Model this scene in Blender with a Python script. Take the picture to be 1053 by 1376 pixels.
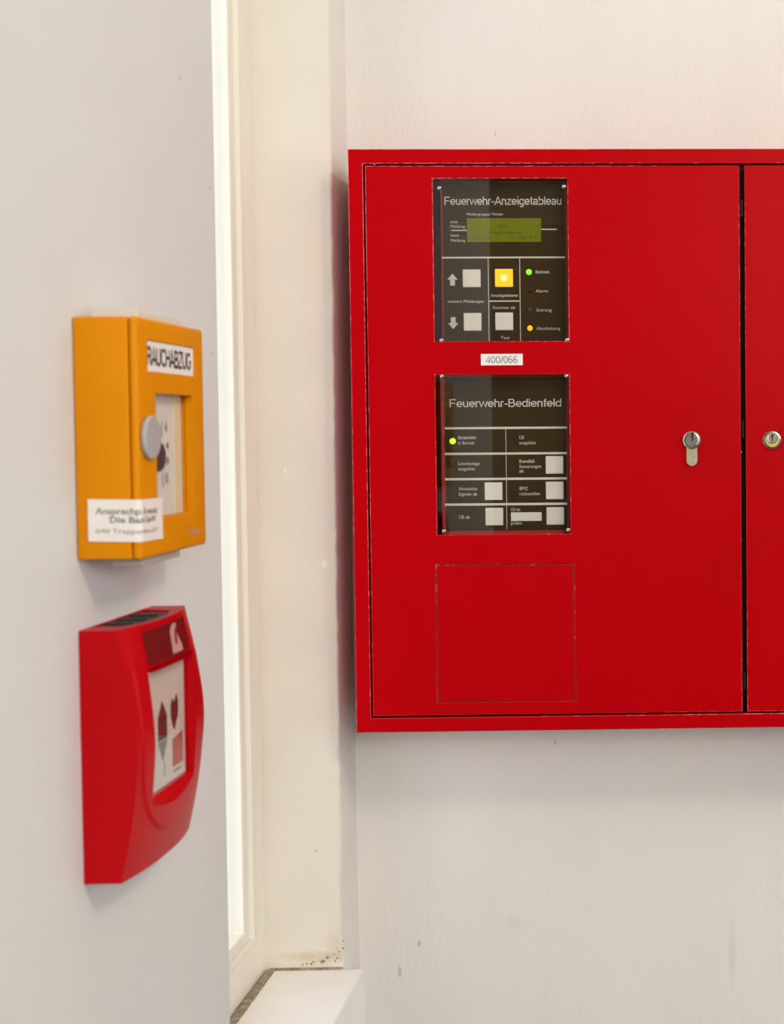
import bpy, bmesh, math, random
from mathutils import Vector, Matrix

for o in list(bpy.data.objects):
    bpy.data.objects.remove(o)
scene = bpy.context.scene
C = scene.collection

# ------------------------------------------------------------------ camera
FPX, PX, PY = 1900.0, 954.9, 643.6          # focal length and optical centre (photo is a crop)
YAW, PITCH, ROLL = -0.02977, 0.03484, -0.00665

def _rot():
    cy, sy, cp, sp, cr, sr = (math.cos(YAW), math.sin(YAW), math.cos(PITCH),
                              math.sin(PITCH), math.cos(ROLL), math.sin(ROLL))
    Ry = Matrix(((cy, 0, sy), (0, 1, 0), (-sy, 0, cy)))
    Rx = Matrix(((1, 0, 0), (0, cp, -sp), (0, sp, cp)))
    Rz = Matrix(((cr, -sr, 0), (sr, cr, 0), (0, 0, 1)))
    return Rz @ Rx @ Ry
M3 = _rot()
conv = lambda v: Vector((v[0], v[2], -v[1]))
right, up, back = conv(M3[0]), -conv(M3[1]), -conv(M3[2])
cam = bpy.data.cameras.new('camera')
cam.sensor_fit = 'VERTICAL'; cam.sensor_height = 36.0; cam.sensor_width = 36.0
cam.lens = FPX / 1376.0 * 36.0
cam.shift_x = (526.5 - PX) / 1376.0
cam.shift_y = (PY - 688.0) / 1376.0
cam.clip_start = 0.02
cam.dof.use_dof = True
cam.dof.focus_distance = 1.31
cam.dof.aperture_fstop = 12.5
camo = bpy.data.objects.new('camera', cam)
camo.matrix_world = Matrix(((right.x, up.x, back.x, 0), (right.y, up.y, back.y, 0),
                            (right.z, up.z, back.z, 0), (0, 0, 0, 1)))
C.objects.link(camo)
scene.camera = camo

# ------------------------------------------------------------------ world, added lights, exposure
world = bpy.data.worlds.new('world'); scene.world = world
world.use_nodes = True
bg = world.node_tree.nodes['Background']
bg.inputs[0].default_value = (0.86, 0.93, 1.0, 1); bg.inputs[1].default_value = 3.1

def area(name, loc, target, sx, sy, power, col):
    l = bpy.data.lights.new(name, 'AREA'); l.shape = 'RECTANGLE'
    l.size = sx; l.size_y = sy; l.energy = power; l.color = col
    o = bpy.data.objects.new(name, l); o.location = loc
    o.rotation_euler = (Vector(target) - Vector(loc)).to_track_quat('-Z', 'Y').to_euler()
    C.objects.link(o); return o
area('added_side_light', (2.53, -0.3, 0.30), (0.0, -0.3, 0.2), 1.3, 1.5, 3.5, (0.93, 0.97, 1.0))  # weak cool light added at the right, out of view
area('added_rear_light', (1.25, -2.53, 0.80), (0.3, 1.0, 0.1), 1.4, 0.9, 46, (1.0, 0.978, 0.925))  # main light added behind the camera, unseen

vs = scene.view_settings
vs.view_transform = 'Standard'; vs.look = 'None'; vs.exposure = -0.13; vs.gamma = 1.0
vs.use_curve_mapping = False

# ------------------------------------------------------------------ helpers
def ray(px, py):
    v = Vector(((px - PX) / FPX, (py - PY) / FPX, 1.0))
    w = M3.transposed() @ v
    return conv(w)
def at(px, py, Y):
    r = ray(px, py); return r * (Y / r.y)

def mat(name, col, rough=0.5, metal=0.0, emis=None, estr=0.0, var=0.0, vscale=8.0, bump=0.0, bscale=200.0,
        stretch=(1, 1, 1), spec=0.5, coat=0.0, bump2=0.0, bscale2=20.0):
    m = bpy.data.materials.new(name); m.use_nodes = True
    nt = m.node_tree; n = nt.nodes; L = nt.links
    b = n['Principled BSDF']
    b.inputs['Base Color'].default_value = (*col, 1); b.inputs['Roughness'].default_value = rough
    b.inputs['Metallic'].default_value = metal; b.inputs['Specular IOR Level'].default_value = spec
    b.inputs['Coat Weight'].default_value = coat
    if emis:
        b.inputs['Emission Color'].default_value = (*emis, 1); b.inputs['Emission Strength'].default_value = estr
    tc = n.new('ShaderNodeTexCoord'); mp = n.new('ShaderNodeMapping'); mp.inputs['Scale'].default_value = stretch
    L.new(tc.outputs['Object'], mp.inputs['Vector'])
    if var > 0:
        t = n.new('ShaderNodeTexNoise'); t.inputs['Scale'].default_value = vscale; t.inputs['Detail'].default_value = 5
        L.new(mp.outputs[0], t.inputs['Vector'])
        r = n.new('ShaderNodeMapRange'); r.inputs['From Min'].default_value = 0.3; r.inputs['From Max'].default_value = 0.7
        r.inputs['To Min'].default_value = 1 - var; r.inputs['To Max'].default_value = 1 + var
        L.new(t.outputs['Fac'], r.inputs['Value'])
        mx = n.new('ShaderNodeVectorMath'); mx.operation = 'SCALE'; mx.inputs[0].default_value = col
        L.new(r.outputs[0], mx.inputs['Scale']); L.new(mx.outputs[0], b.inputs['Base Color'])
        m['colour_out'] = mx.name
    last = None
    for s, k in ((bump, bscale), (bump2, bscale2)):
        if s > 0:
            t = n.new('ShaderNodeTexNoise'); t.inputs['Scale'].default_value = k; t.inputs['Detail'].default_value = 3
            L.new(mp.outputs[0], t.inputs['Vector'])
            bp = n.new('ShaderNodeBump'); bp.inputs['Strength'].default_value = 1.0; bp.inputs['Distance'].default_value = s
            L.new(t.outputs['Fac'], bp.inputs['Height'])
            if last: L.new(last.outputs[0], bp.inputs['Normal'])
            last = bp
    if last: L.new(last.outputs[0], b.inputs['Normal'])
    return m

def glint_mat(name, col, glint, scale=260, amount=0.5):
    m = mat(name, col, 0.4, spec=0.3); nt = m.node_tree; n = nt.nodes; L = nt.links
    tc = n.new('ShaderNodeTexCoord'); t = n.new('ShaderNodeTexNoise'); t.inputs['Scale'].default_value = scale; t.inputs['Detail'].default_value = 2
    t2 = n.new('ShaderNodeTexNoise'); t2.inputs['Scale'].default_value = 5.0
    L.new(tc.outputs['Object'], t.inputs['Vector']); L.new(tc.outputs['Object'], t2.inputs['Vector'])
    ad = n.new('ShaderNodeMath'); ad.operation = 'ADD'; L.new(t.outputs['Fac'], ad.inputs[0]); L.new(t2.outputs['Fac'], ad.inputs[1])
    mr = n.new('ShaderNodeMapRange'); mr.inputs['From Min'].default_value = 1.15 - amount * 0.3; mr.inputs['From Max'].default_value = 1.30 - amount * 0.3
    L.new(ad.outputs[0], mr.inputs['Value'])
    mx = n.new('ShaderNodeMix'); mx.data_type = 'RGBA'; mx.inputs[6].default_value = (*col, 1); mx.inputs[7].default_value = (*glint, 1)
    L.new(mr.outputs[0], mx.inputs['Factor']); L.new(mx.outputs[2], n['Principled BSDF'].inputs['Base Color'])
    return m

def spots(m, lst, soft=0.35):
    """Stains and pits with a place of their own on a wall: (centre, radii, colour, strength)."""
    nt = m.node_tree; n = nt.nodes; L = nt.links; b = n['Principled BSDF']
    geo = n.new('ShaderNodeNewGeometry')
    nz = n.new('ShaderNodeTexNoise'); nz.inputs['Scale'].default_value = 160; nz.inputs['Detail'].default_value = 3
    L.new(geo.outputs['Position'], nz.inputs['Vector'])
    for c, r, col, s in lst:
        sub = n.new('ShaderNodeVectorMath'); sub.operation = 'SUBTRACT'; sub.inputs[1].default_value = c
        L.new(geo.outputs['Position'], sub.inputs[0])
        dv = n.new('ShaderNodeVectorMath'); dv.operation = 'DIVIDE'; dv.inputs[1].default_value = r
        L.new(sub.outputs[0], dv.inputs[0])
        ln = n.new('ShaderNodeVectorMath'); ln.operation = 'LENGTH'; L.new(dv.outputs[0], ln.inputs[0])
        ad = n.new('ShaderNodeMath'); ad.operation = 'MULTIPLY_ADD'; ad.inputs[1].default_value = 1.2; 
        L.new(nz.outputs['Fac'], ad.inputs[0]); L.new(ln.outputs['Value'], ad.inputs[2])
        mr = n.new('ShaderNodeMapRange'); mr.inputs['From Min'].default_value = 1.1; mr.inputs['From Max'].default_value = 1.6 + soft
        mr.inputs['To Min'].default_value = s; mr.inputs['To Max'].default_value = 0
        L.new(ad.outputs[0], mr.inputs['Value'])
        mx = n.new('ShaderNodeMix'); mx.data_type = 'RGBA'
        L.new(mr.outputs[0], mx.inputs['Factor'])
        src = b.inputs['Base Color']
        if src.is_linked: L.new(src.links[0].from_socket, mx.inputs[6])
        else: mx.inputs[6].default_value = src.default_value
        mx.inputs[7].default_value = (*col, 1)
        L.new(mx.outputs[2], b.inputs['Base Color'])

def glass_mat(name, tint=(1, 1, 1), rough=0.02, ior=1.5):
    m = bpy.data.materials.new(name); m.use_nodes = True
    nt = m.node_tree; n = nt.nodes; L = nt.links
    n.remove(n['Principled BSDF']); out = n['Material Output']
    t = n.new('ShaderNodeBsdfTransparent'); t.inputs[0].default_value = (*tint, 1)
    g = n.new('ShaderNodeBsdfGlossy'); g.inputs['Roughness'].default_value = rough
    f = n.new('ShaderNodeFresnel'); f.inputs['IOR'].default_value = ior
    mx = n.new('ShaderNodeMixShader')
    ge = n.new('ShaderNodeNewGeometry')              # only the outer side of the sheet mirrors
    sb = n.new('ShaderNodeMath'); sb.operation = 'MULTIPLY_ADD'; sb.inputs[1].default_value = -1; sb.inputs[2].default_value = 1
    L.new(ge.outputs['Backfacing'], sb.inputs[0])
    mu = n.new('ShaderNodeMath'); mu.operation = 'MULTIPLY'; L.new(sb.outputs[0], mu.inputs[0]); L.new(f.outputs[0], mu.inputs[1])
    L.new(mu.outputs[0], mx.inputs[0]); L.new(t.outputs[0], mx.inputs[1]); L.new(g.outputs[0], mx.inputs[2])
    L.new(mx.outputs[0], out.inputs['Surface'])
    return m

def origin(o):
    v = Vector((0, 0, 0))
    while o: v = v + o.location; o = o.parent
    return v

def obj(name, data, material, parent=None, bevel=0.0, seg=2, smooth=35, loc=None, edge=None):
    """Link a bmesh (world coordinates) or a mesh as ONE object; children are stored relative to their thing."""
    if isinstance(data, bmesh.types.BMesh):
        me = bpy.data.meshes.new(name)
        if parent and loc is None: bmesh.ops.translate(data, verts=data.verts, vec=-origin(parent))
        bmesh.ops.recalc_face_normals(data, faces=data.faces)
        data.to_mesh(me); data.free()
        if smooth:
            for p in me.polygons: p.use_smooth = True
            me.set_sharp_from_angle(angle=math.radians(smooth))
    else: me = data
    mats = material if isinstance(material, (list, tuple)) else [material]
    if not me.materials:
        for m in mats: me.materials.append(m)
    o = bpy.data.objects.new(name, me); C.objects.link(o)
    if parent: o.parent = parent
    if loc is not None: o.location = Vector(loc) - (origin(parent) if parent else Vector((0, 0, 0)))
    if bevel:
        md = o.modifiers.new('bevel', 'BEVEL'); md.width = bevel; md.segments = seg
        md.limit_method = 'ANGLE'; md.angle_limit = math.radians(40); md.harden_normals = False
        if edge is not None: md.material = edge
    return o

def thing(name, loc, label=None, cat=None, group=None, kind=None):
    o = bpy.data.objects.new(name, None); o.empty_display_size = 0.02
    o.location = loc; C.objects.link(o)
    tag(o, label, cat, group, kind); return o
def tag(o, label=None, cat=None, group=None, kind=None):
    if label: o['label'] = label
    if cat: o['category'] = cat
    if group: o['group'] = group
    if kind: o['kind'] = kind
    return o

def bbox(bm, x0, x1, y0, y1, z0, z1):
    vs_ = [bm.verts.new((x, y, z)) for x in (x0, x1) for y in (y0, y1) for z in (z0, z1)]
    for f in ((0, 1, 3, 2), (4, 6, 7, 5), (0, 4, 5, 1), (2, 3, 7, 6), (0, 2, 6, 4), (1, 5, 7, 3)):
        bm.faces.new([vs_[i] for i in f])
    return bm
def box(x0, x1, y0, y1, z0, z1): return bbox(bmesh.new(), x0, x1, y0, y1, z0, z1)

def plate(x0, x1, z0, z1, y0, y1, holes=()):
    """Sheet in the XZ plane with rectangular holes."""
    xs = sorted({x0, x1, *[h[0] for h in holes], *[h[1] for h in holes]})
    zs = sorted({z0, z1, *[h[2] for h in holes], *[h[3] for h in holes]})
    bm = bmesh.new(); V = {}
    def v(i, j, k):
        if (i, j, k) not in V: V[i, j, k] = bm.verts.new((xs[i], (y0, y1)[k], zs[j]))
        return V[i, j, k]
    def solid(i, j):
        if not (0 <= i < len(xs) - 1 and 0 <= j < len(zs) - 1): return False
        cx, cz = (xs[i] + xs[i + 1]) / 2, (zs[j] + zs[j + 1]) / 2
        return not any(h[0] < cx < h[1] and h[2] < cz < h[3] for h in holes)
    for i in range(len(xs) - 1):
        for j in range(len(zs) - 1):
            if not solid(i, j): continue
            bm.faces.new((v(i, j, 0), v(i + 1, j, 0), v(i + 1, j + 1, 0), v(i, j + 1, 0)))
            bm.faces.new((v(i, j, 1), v(i, j + 1, 1), v(i + 1, j + 1, 1), v(i + 1, j, 1)))
            if not solid(i - 1, j): bm.faces.new((v(i, j, 0), v(i, j + 1, 0), v(i, j + 1, 1), v(i, j, 1)))
            if not solid(i + 1, j): bm.faces.new((v(i + 1, j, 0), v(i + 1, j, 1), v(i + 1, j + 1, 1), v(i + 1, j + 1, 0)))
            if not solid(i, j - 1): bm.faces.new((v(i, j, 0), v(i, j, 1), v(i + 1, j, 1), v(i + 1, j, 0)))
            if not solid(i, j + 1): bm.faces.new((v(i, j + 1, 0), v(i + 1, j + 1, 0), v(i + 1, j + 1, 1), v(i, j + 1, 1)))
    return bm

def prism(pts, axis, a, b):
    """Extrude a 2D outline; axis 'y': pts are (x,z); axis 'x': pts are (y,z)."""
    bm = bmesh.new()
    def mk(p, t): return bm.verts.new((p[0], t, p[1]) if axis == 'y' else (t, p[0], p[1]))
    A = [mk(p, a) for p in pts]; B = [mk(p, b) for p in pts]
    bm.faces.new(A); bm.faces.new(B[::-1])
    for i in range(len(pts)):
        j = (i + 1) % len(pts); bm.faces.new((A[i], B[i], B[j], A[j]))
    return bm
def circ(cx, cz, r, n=32, a0=0, a1=2 * math.pi, close=False):
    m = n if not close else n + 1
    return [(cx + r * math.cos(a0 + (a1 - a0) * i / n), cz + r * math.sin(a0 + (a1 - a0) * i / n)) for i in range(m)]
def dome(c, axis, prof, n=24):
    """Lathe: prof = [(r, t)] t along axis (unit vector)."""
    ax = Vector(axis).normalized(); u = ax.orthogonal().normalized(); w = ax.cross(u); c = Vector(c)
    bm = bmesh.new(); rings = []
    for r, t in prof:
        if r < 1e-7: rings.append([bm.verts.new(c + ax * t)])
        else: rings.append([bm.verts.new(c + ax * t + u * (r * math.cos(2 * math.pi * i / n)) + w * (r * math.sin(2 * math.pi * i / n))) for i in range(n)])
    for a, b in zip(rings, rings[1:]):
        for i in range(n):
            j = (i + 1) % n
            if len(a) == 1: bm.faces.new((a[0], b[j], b[i]))
            elif len(b) == 1: bm.faces.new((a[i], a[j], b[0]))
            else: bm.faces.new((a[i], a[j], b[j], b[i]))
    if len(rings[0]) > 1: bm.faces.new(rings[0])
    if len(rings[-1]) > 1: bm.faces.new(rings[-1])
    return bm

def text_bm(s, height, width=None, weight=0.0, align='LEFT', res=2):
    """Lettering as flat mesh in local XY (x along the line, y up, baseline 0)."""
    cu = bpy.data.curves.new('t', 'FONT'); cu.body = s; cu.size = 1.0; cu.resolution_u = res
    cu.offset = weight
    to = bpy.data.objects.new('t', cu); C.objects.link(to)
    dg = bpy.context.evaluated_depsgraph_get()
    me = bpy.data.meshes.new_from_object(to.evaluated_get(dg))
    bm = bmesh.new(); bm.from_mesh(me)
    bpy.data.objects.remove(to); bpy.data.meshes.remove(me); bpy.data.curves.remove(cu)
    xs = [v.co.x for v in bm.verts]; x0, x1 = min(xs), max(xs)
    sy = height / 0.70; sx = sy if width is None else width / (x1 - x0)
    for v in bm.verts: v.co = Vector(((v.co.x - x0) * sx, v.co.y * sy, 0))
    if align == 'CENTER':
        w = (x1 - x0) * sx
        for v in bm.verts: v.co.x -= w / 2
    return bm
def _arc(cx, cy, rx, ry, a0, a1, n=14):
    return [(cx + rx * math.cos(math.radians(a0 + (a1 - a0) * i / n)), cy + ry * math.sin(math.radians(a0 + (a1 - a0) * i / n))) for i in range(n + 1)]
GLYPH = {   # plain grotesque letters as centre lines: (advance, [strokes]); cap height 1
    'e': (.66, [_arc(.33, .365, .255, .30, 0, 320, 22), [(.09, .365), (.64, .365)]]),
    'u': (.65, [[(.10, .73), (.10, .27)] + _arc(.31, .27, .21, .21, 180, 360), [(.52, 0), (.52, .73)]]),
    'r': (.40, [[(.10, 0), (.10, .73)], _arc(.34, .42, .24, .25, 180, 85)]),
    'w': (.90, [[(.03, .73), (.23, .04), (.45, .68), (.67, .04), (.87, .73)]]),
    'h': (.65, [[(.10, 0), (.10, 1)], _arc(.31, .45, .21, .22, 180, 0) + [(.52, 0)]]),
    'n': (.65, [[(.10, 0), (.10, .73)], _arc(.31, .45, .21, .22, 180, 0) + [(.52, 0)]]),
    '-': (.40, [[(.05, .36), (.35, .36)]]),
    'A': (.84, [[(.04, 0), (.42, .97), (.80, 0)], [(.17, .31), (.67, .31)]]),
    'z': (.58, [[(.06, .67), (.50, .67), (.06, .06), (.54, .06)]]),
    'i': (.25, [[(.12, 0), (.12, .73)], [(.12, .88), (.12, 1)]]),
    'g': (.66, [_arc(.31, .37, .24, .30, 0, 360, 22), [(.55, .73), (.55, 0)] + _arc(.32, -.02, .23, .20, 0, -150)]),
    't': (.38, [[(.18, .95), (.18, .18)] + _arc(.31, .18, .13, .12, 180, 285), [(.03, .67), (.35, .67)]]),
    'a': (.65, [_arc(.30, .48, .21, .19, 160, 0) + [(.51, 0)], _arc(.28, .21, .21, .155, 0, 360, 18)]),
    'b': (.66, [[(.10, 0), (.10, 1)], _arc(.34, .365, .24, .30, 0, 360, 22)]),
    'd': (.66, [[(.56, 0), (.56, 1)], _arc(.31, .365, .24, .30, 0, 360, 22)]),
    'l': (.25, [[(.12, 0), (.12, 1)]]),
    'f': (.36, [[(.17, 0), (.17, .80)] + _arc(.31, .80, .14, .14, 180, 85), [(.03, .67), (.35, .67)]]),
    'F': (.74, [[(.11, 0), (.11, 1)], [(.11, .94), (.70, .94)], [(.11, .49), (.62, .49)]]),
    'B': (.80, [[(.11, 0), (.11, 1)], [(.11, .94), (.42, .94)] + _arc(.42, .73, .22, .21, 90, -90) + [(.11, .52)], [(.11, .06), (.46, .06)] + _arc(.46, .29, .24, .23, -90, 90)]),
    'R': (.82, [[(.11, 0), (.11, 1)], [(.11, .94), (.50, .94)] + _arc(.50, .72, .21, .22, 90, -90) + [(.11, .50)], [(.46, .50), (.75, 0)]]),
    'U': (.86, [[(.11, 1), (.11, .38)] + _arc(.43, .38, .32, .32, 180, 360) + [(.75, 1)]]),
    'C': (.86, [_arc(.46, .5, .38, .44, 40, 320, 24)]),
    'H': (.84, [[(.11, 0), (.11, 1)], [(.73, 0), (.73, 1)], [(.11, .52), (.73, .52)]]),
    'Z': (.74, [[(.06, .94), (.66, .94), (.06, .06), (.70, .06)]]),
    'G': (.92, [_arc(.46, .5, .38, .44, 40, 345, 24) + [(.83, .46), (.52, .46)]]),
    '0': (.66, [_arc(.32, .5, .235, .44, 0, 360, 24)]),
    '4': (.66, [[(.47, 0), (.47, .95), (.05, .28), (.62, .28)]]),
    '6': (.66, [_arc(.32, .30, .235, .24, 0, 360, 20), _arc(.35, .50, .265, .44, 55, 200)]),
    '/': (.34, [[(.02, 0), (.31, 1)]]),
}
def stroke_text(s, height, width, pen=0.125):
    bm = bmesh.new(); x = 0.0
    for ch in s:
        adv, strokes = GLYPH[ch]
        for st in strokes:
            P_ = [Vector((p[0] + x, p[1])) for p in st]; L_, R_ = [], []
            for i, p in enumerate(P_):
                d0 = (p - P_[i - 1]).normalized() if i else None
                d1 = (P_[i + 1] - p).normalized() if i < len(P_) - 1 else None
                d = d0 if d1 is None else d1 if d0 is None else (d0 + d1)
                d = d.normalized() if d.length > 1e-6 else d0
                k = 1.0 if d0 is None or d1 is None else min(1.0 / max(d.dot(d0), 0.2), 1.8)
                nrm = Vector((-d.y, d.x)) * (pen / 2 * k)
                L_.append(bm.verts.new((*(p + nrm), 0))); R_.append(bm.verts.new((*(p - nrm), 0)))
            for i in range(len(P_) - 1): bm.faces.new((L_[i], R_[i], R_[i + 1], L_[i + 1]))
        x += adv
    xs = [v.co.x for v in bm.verts]; x0, x1 = min(xs), max(xs)
    for v in bm.verts: v.co = Vector(((v.co.x - x0) * width / (x1 - x0), v.co.y * height, 0))
    return bm
def text_wall(s, x, z, y, height, width=None, weight=0.0, align='LEFT'):
    bm = stroke_text(s, height, width) if all(c in GLYPH for c in s) and len(s) > 6 else text_bm(s, height, width, weight, align)
    for v in bm.verts: v.co = Vector((x + v.co.x, y, z + v.co.y))
    return bm
def boolean(o, cutters):
    for c in cutters:
        md = o.modifiers.new('cut', 'BOOLEAN'); md.operation = 'DIFFERENCE'; md.solver = 'EXACT'; md.object = c
    dg = bpy.context.evaluated_depsgraph_get()
    me = bpy.data.meshes.new_from_object(o.evaluated_get(dg))
    o.modifiers.clear(); old = o.data; o.data = me; me.name = old.name
    for c in cutters: bpy.data.objects.remove(c)
    for p in me.polygons: p.use_smooth = True
    me.set_sharp_from_angle(angle=math.radians(30))
    return o

# ------------------------------------------------------------------ materials
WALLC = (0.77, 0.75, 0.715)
M = {}
M['wall_back'] = mat('plaster_back', WALLC, 0.75, var=0.035, vscale=9, bump=0.0006, bscale=240, bump2=0.0006, bscale2=28, stretch=(1, 1, 0.35))
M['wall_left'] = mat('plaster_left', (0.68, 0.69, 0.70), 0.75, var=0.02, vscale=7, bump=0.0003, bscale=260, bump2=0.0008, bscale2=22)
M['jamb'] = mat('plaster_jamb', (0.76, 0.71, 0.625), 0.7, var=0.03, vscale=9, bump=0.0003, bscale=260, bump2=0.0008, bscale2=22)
M['wall_room'] = mat('plaster_room', (0.42, 0.41, 0.39), 0.8, var=0.02)
M['ceiling'] = mat('ceiling_paint', (0.70, 0.69, 0.67), 0.85, var=0.01)
M['floor'] = mat('floor_tiles', (0.22, 0.20, 0.18), 0.4, var=0.12, vscale=6)
M['frame_paint'] = mat('cream_gloss_paint', (0.85, 0.81, 0.72), 0.4, var=0.03, vscale=30, bump=0.0003, bscale=90, stretch=(1, 1, 0.2))
M['sill'] = mat('white_sill_paint', (0.93, 0.92, 0.91), 0.35, var=0.02, vscale=20, bump=0.0003, bscale=120)
M['grime'] = mat('dusty_joint', (0.33, 0.27, 0.20), 0.95, var=0.4, vscale=160, bump=0.001, bscale=500)
M['red'] = mat('red_powder_coat', (0.45, 0.0, 0.003), 0.33, var=0.04, vscale=5, bump=0.00010, bscale=900, spec=0.05)
M['red_glint'] = glint_mat('red_edge_glint', (0.45, 0.0, 0.003), (0.70, 0.17, 0.16), amount=0.38)  # pale speckles on the bevels: edge glints put into the colour
M['red_dark'] = mat('red_housing_metal', (0.42, 0.02, 0.02), 0.5, var=0.05)
M['inside'] = mat('cabinet_inside', (0.10, 0.03, 0.03), 0.7, var=0.1)
M['pane'] = glass_mat('clear_acrylic', (0.95, 0.945, 0.93), 0.015, 1.58)
M['glass'] = glass_mat('window_glass', (0.97, 0.98, 0.98), 0.01, 1.5)
M['anthracite'] = mat('anthracite_film', (0.046, 0.028, 0.008), 0.6, spec=0.12, var=0.05, vscale=40)
M['print'] = mat('pale_grey_print', (0.72, 0.70, 0.67), 0.6, var=0.05, vscale=60)
M['button'] = mat('grey_button_plastic', (0.84, 0.80, 0.74), 0.45, var=0.04, vscale=50)
M['button_lit'] = mat('lit_yellow_button', (0.95, 0.55, 0.02), 0.4, emis=(1.0, 0.52, 0.02), estr=0.75)
M['glow'] = mat('lamp_core', (1, 0.9, 0.3), 0.4, emis=(1.0, 0.86, 0.22), estr=1.6)
M['led_green'] = mat('lit_green_led', (0.2, 0.9, 0.05), 0.3, emis=(0.28, 1.0, 0.02), estr=1.1)
M['led_lime'] = mat('lit_lime_led', (0.5, 0.95, 0.05), 0.3, emis=(0.62, 1.0, 0.02), estr=1.1)
M['led_orange'] = mat('lit_orange_led', (1, 0.45, 0.02), 0.3, emis=(1.0, 0.42, 0.01), estr=1.2)
M['led_off'] = mat('dark_led', (0.07, 0.02, 0.012), 0.3, spec=0.15, var=0.05)
M['led_off_amber'] = mat('dark_amber_led', (0.09, 0.05, 0.014), 0.3, spec=0.15, var=0.05)
M['lcd'] = mat('green_screen', (0.11, 0.125, 0.0), 0.4, spec=0.15, emis=(0.22, 0.25, 0.006), estr=0.30, var=0.05, vscale=60)
M['lcd_text'] = mat('screen_characters', (0.05, 0.065, 0.01), 0.5, var=0.05)
M['field'] = mat('white_field', (0.78, 0.76, 0.74), 0.5, var=0.02)
M['steel'] = mat('nickel_steel', (0.46, 0.44, 0.38), 0.2, 1.0, var=0.06, vscale=300)
M['steel_dull'] = mat('dull_nickel', (0.45, 0.38, 0.26), 0.36, 1.0, var=0.08, vscale=200, bump=0.0001, bscale=700)
M['brass'] = mat('brass', (0.50, 0.37, 0.13), 0.35, 1.0, var=0.08, vscale=300)
M['black'] = mat('black_slot', (0.012, 0.011, 0.010), 0.6, var=0.1)
M['sticker'] = mat('white_sticker', (0.82, 0.79, 0.76), 0.5, var=0.02, vscale=40)
M['ink'] = mat('dark_ink', (0.06, 0.055, 0.05), 0.6, var=0.1, vscale=60)
M['ink_grey'] = mat('grey_ink', (0.28, 0.26, 0.25), 0.6, var=0.1, vscale=60)
M['yellow'] = mat('orange_yellow_plastic', (0.70, 0.25, 0.0), 0.45, spec=0.12, var=0.03, vscale=10, bump=0.0001, bscale=700)
M['grey_plastic'] = mat('grey_plastic', (0.40, 0.39, 0.40), 0.42, var=0.03, vscale=40)
M['tab'] = mat('pale_plastic', (0.66, 0.63, 0.56), 0.5, var=0.03)
M['tab_grey'] = mat('grey_tab_plastic', (0.40, 0.36, 0.33), 0.5, var=0.03)
M['board'] = mat('pale_grey_board', (0.60, 0.57, 0.54), 0.5, var=0.02, vscale=40)
M['cream_strip'] = mat('cream_strip', (0.66, 0.52, 0.33), 0.5, var=0.03)
M['dark_button'] = mat('dark_button', (0.045, 0.04, 0.042), 0.4, var=0.1)
M['ink_green'] = mat('green_ink', (0.10, 0.22, 0.09), 0.6, var=0.1)
M['red_plastic'] = mat('red_plastic', (0.47, 0.001, 0.005), 0.36, spec=0.10, var=0.03, vscale=12)
M['label_red'] = mat('dark_red_label', (0.30, 0.022, 0.024), 0.15, var=0.05)
M['emblem'] = mat('pale_pink_print', (0.52, 0.30, 0.28), 0.4, var=0.03)
M['ink_red'] = mat('dark_red_ink', (0.10, 0.010, 0.012), 0.5, var=0.1)
M['ink_rose'] = mat('red_ink', (0.55, 0.09, 0.08), 0.5, var=0.1)
M['ink_blue_grey'] = mat('blue_grey_ink', (0.20, 0.21, 0.23), 0.5, var=0.1)
M['card'] = mat('white_card', (0.74, 0.73, 0.70), 0.5, var=0.03, vscale=40)
M['vent'] = mat('dark_olive_plastic', (0.045, 0.042, 0.032), 0.6, var=0.2, vscale=80)
M['lamp_white'] = mat('lamp_housing', (0.8, 0.8, 0.78), 0.5, var=0.02)
M['diffuser'] = mat('lamp_diffuser', (0.9, 0.88, 0.8), 0.5, emis=(1.0, 0.84, 0.62), estr=66.0)
M['wood'] = mat('brown_door_wood', (0.16, 0.10, 0.055), 0.5, var=0.2, vscale=6, stretch=(4, 4, 0.4))

# ------------------------------------------------------------------ the room
XW, YB = -0.3152, 1.416            # left wall face, back wall face
YE, YJ = 1.003, 1.349              # edges of the window opening in the left wall
ZF, ZC = -1.50, 1.36
XR, YR = 2.60, -2.60
XA = -1.70                         # side passage beyond the end of the left wall
YP = 0.083                         # end of the left wall pier
ZS = -0.5142                       # top of window sill
ZL = 0.95                          # lintel
XO = -0.56                         # outer face of left wall

def structure(name, bm, m, **k): return tag(obj(name, bm, m, **k), kind='structure')
structure('floor', box(XA, XR, YR, YB, ZF - 0.1, ZF), M['floor'])
structure('ceiling', box(XA, XR, YR, YB, ZC, ZC + 0.1), M['ceiling'])
structure('wall_back', box(XO, XR + 0.12, YB, YB + 0.12, ZF - 0.1, ZC + 0.1), M['wall_back'])
structure('wall_right', plate(YR, YB, ZF, ZC, -XR - 0.12, -XR, holes=[(-1.05, 0.45, -0.35, 0.95)]), M['wall_room'])
w = bpy.data.objects['wall_right']; w.rotation_euler = (0, 0, math.pi / 2)
structure('wall_front', plate(XA, XR, ZF, ZC, YR - 0.12, YR, holes=[(0.55, 1.95, 0.35, 1.25)]), M['wall_room'])
structure('wall_passage', box(XA - 0.1, XA, YR, YP + 0.12, ZF, ZC), M['wall_room'])

# left wall: pier with the call points, parapet, lintel and the narrow return beside the corner
random.seed(4)
bm = bmesh.new()
bbox(bm, XO, XW, YP, YE, ZF, ZC)
bbox(bm, XA, XO, YP, YP + 0.12, ZF, ZC)
bbox(bm, XO, XW, YE, YJ, ZF, ZS - 0.05)
bbox(bm, XO, XW, YE, YJ, ZL, ZC)
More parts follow.
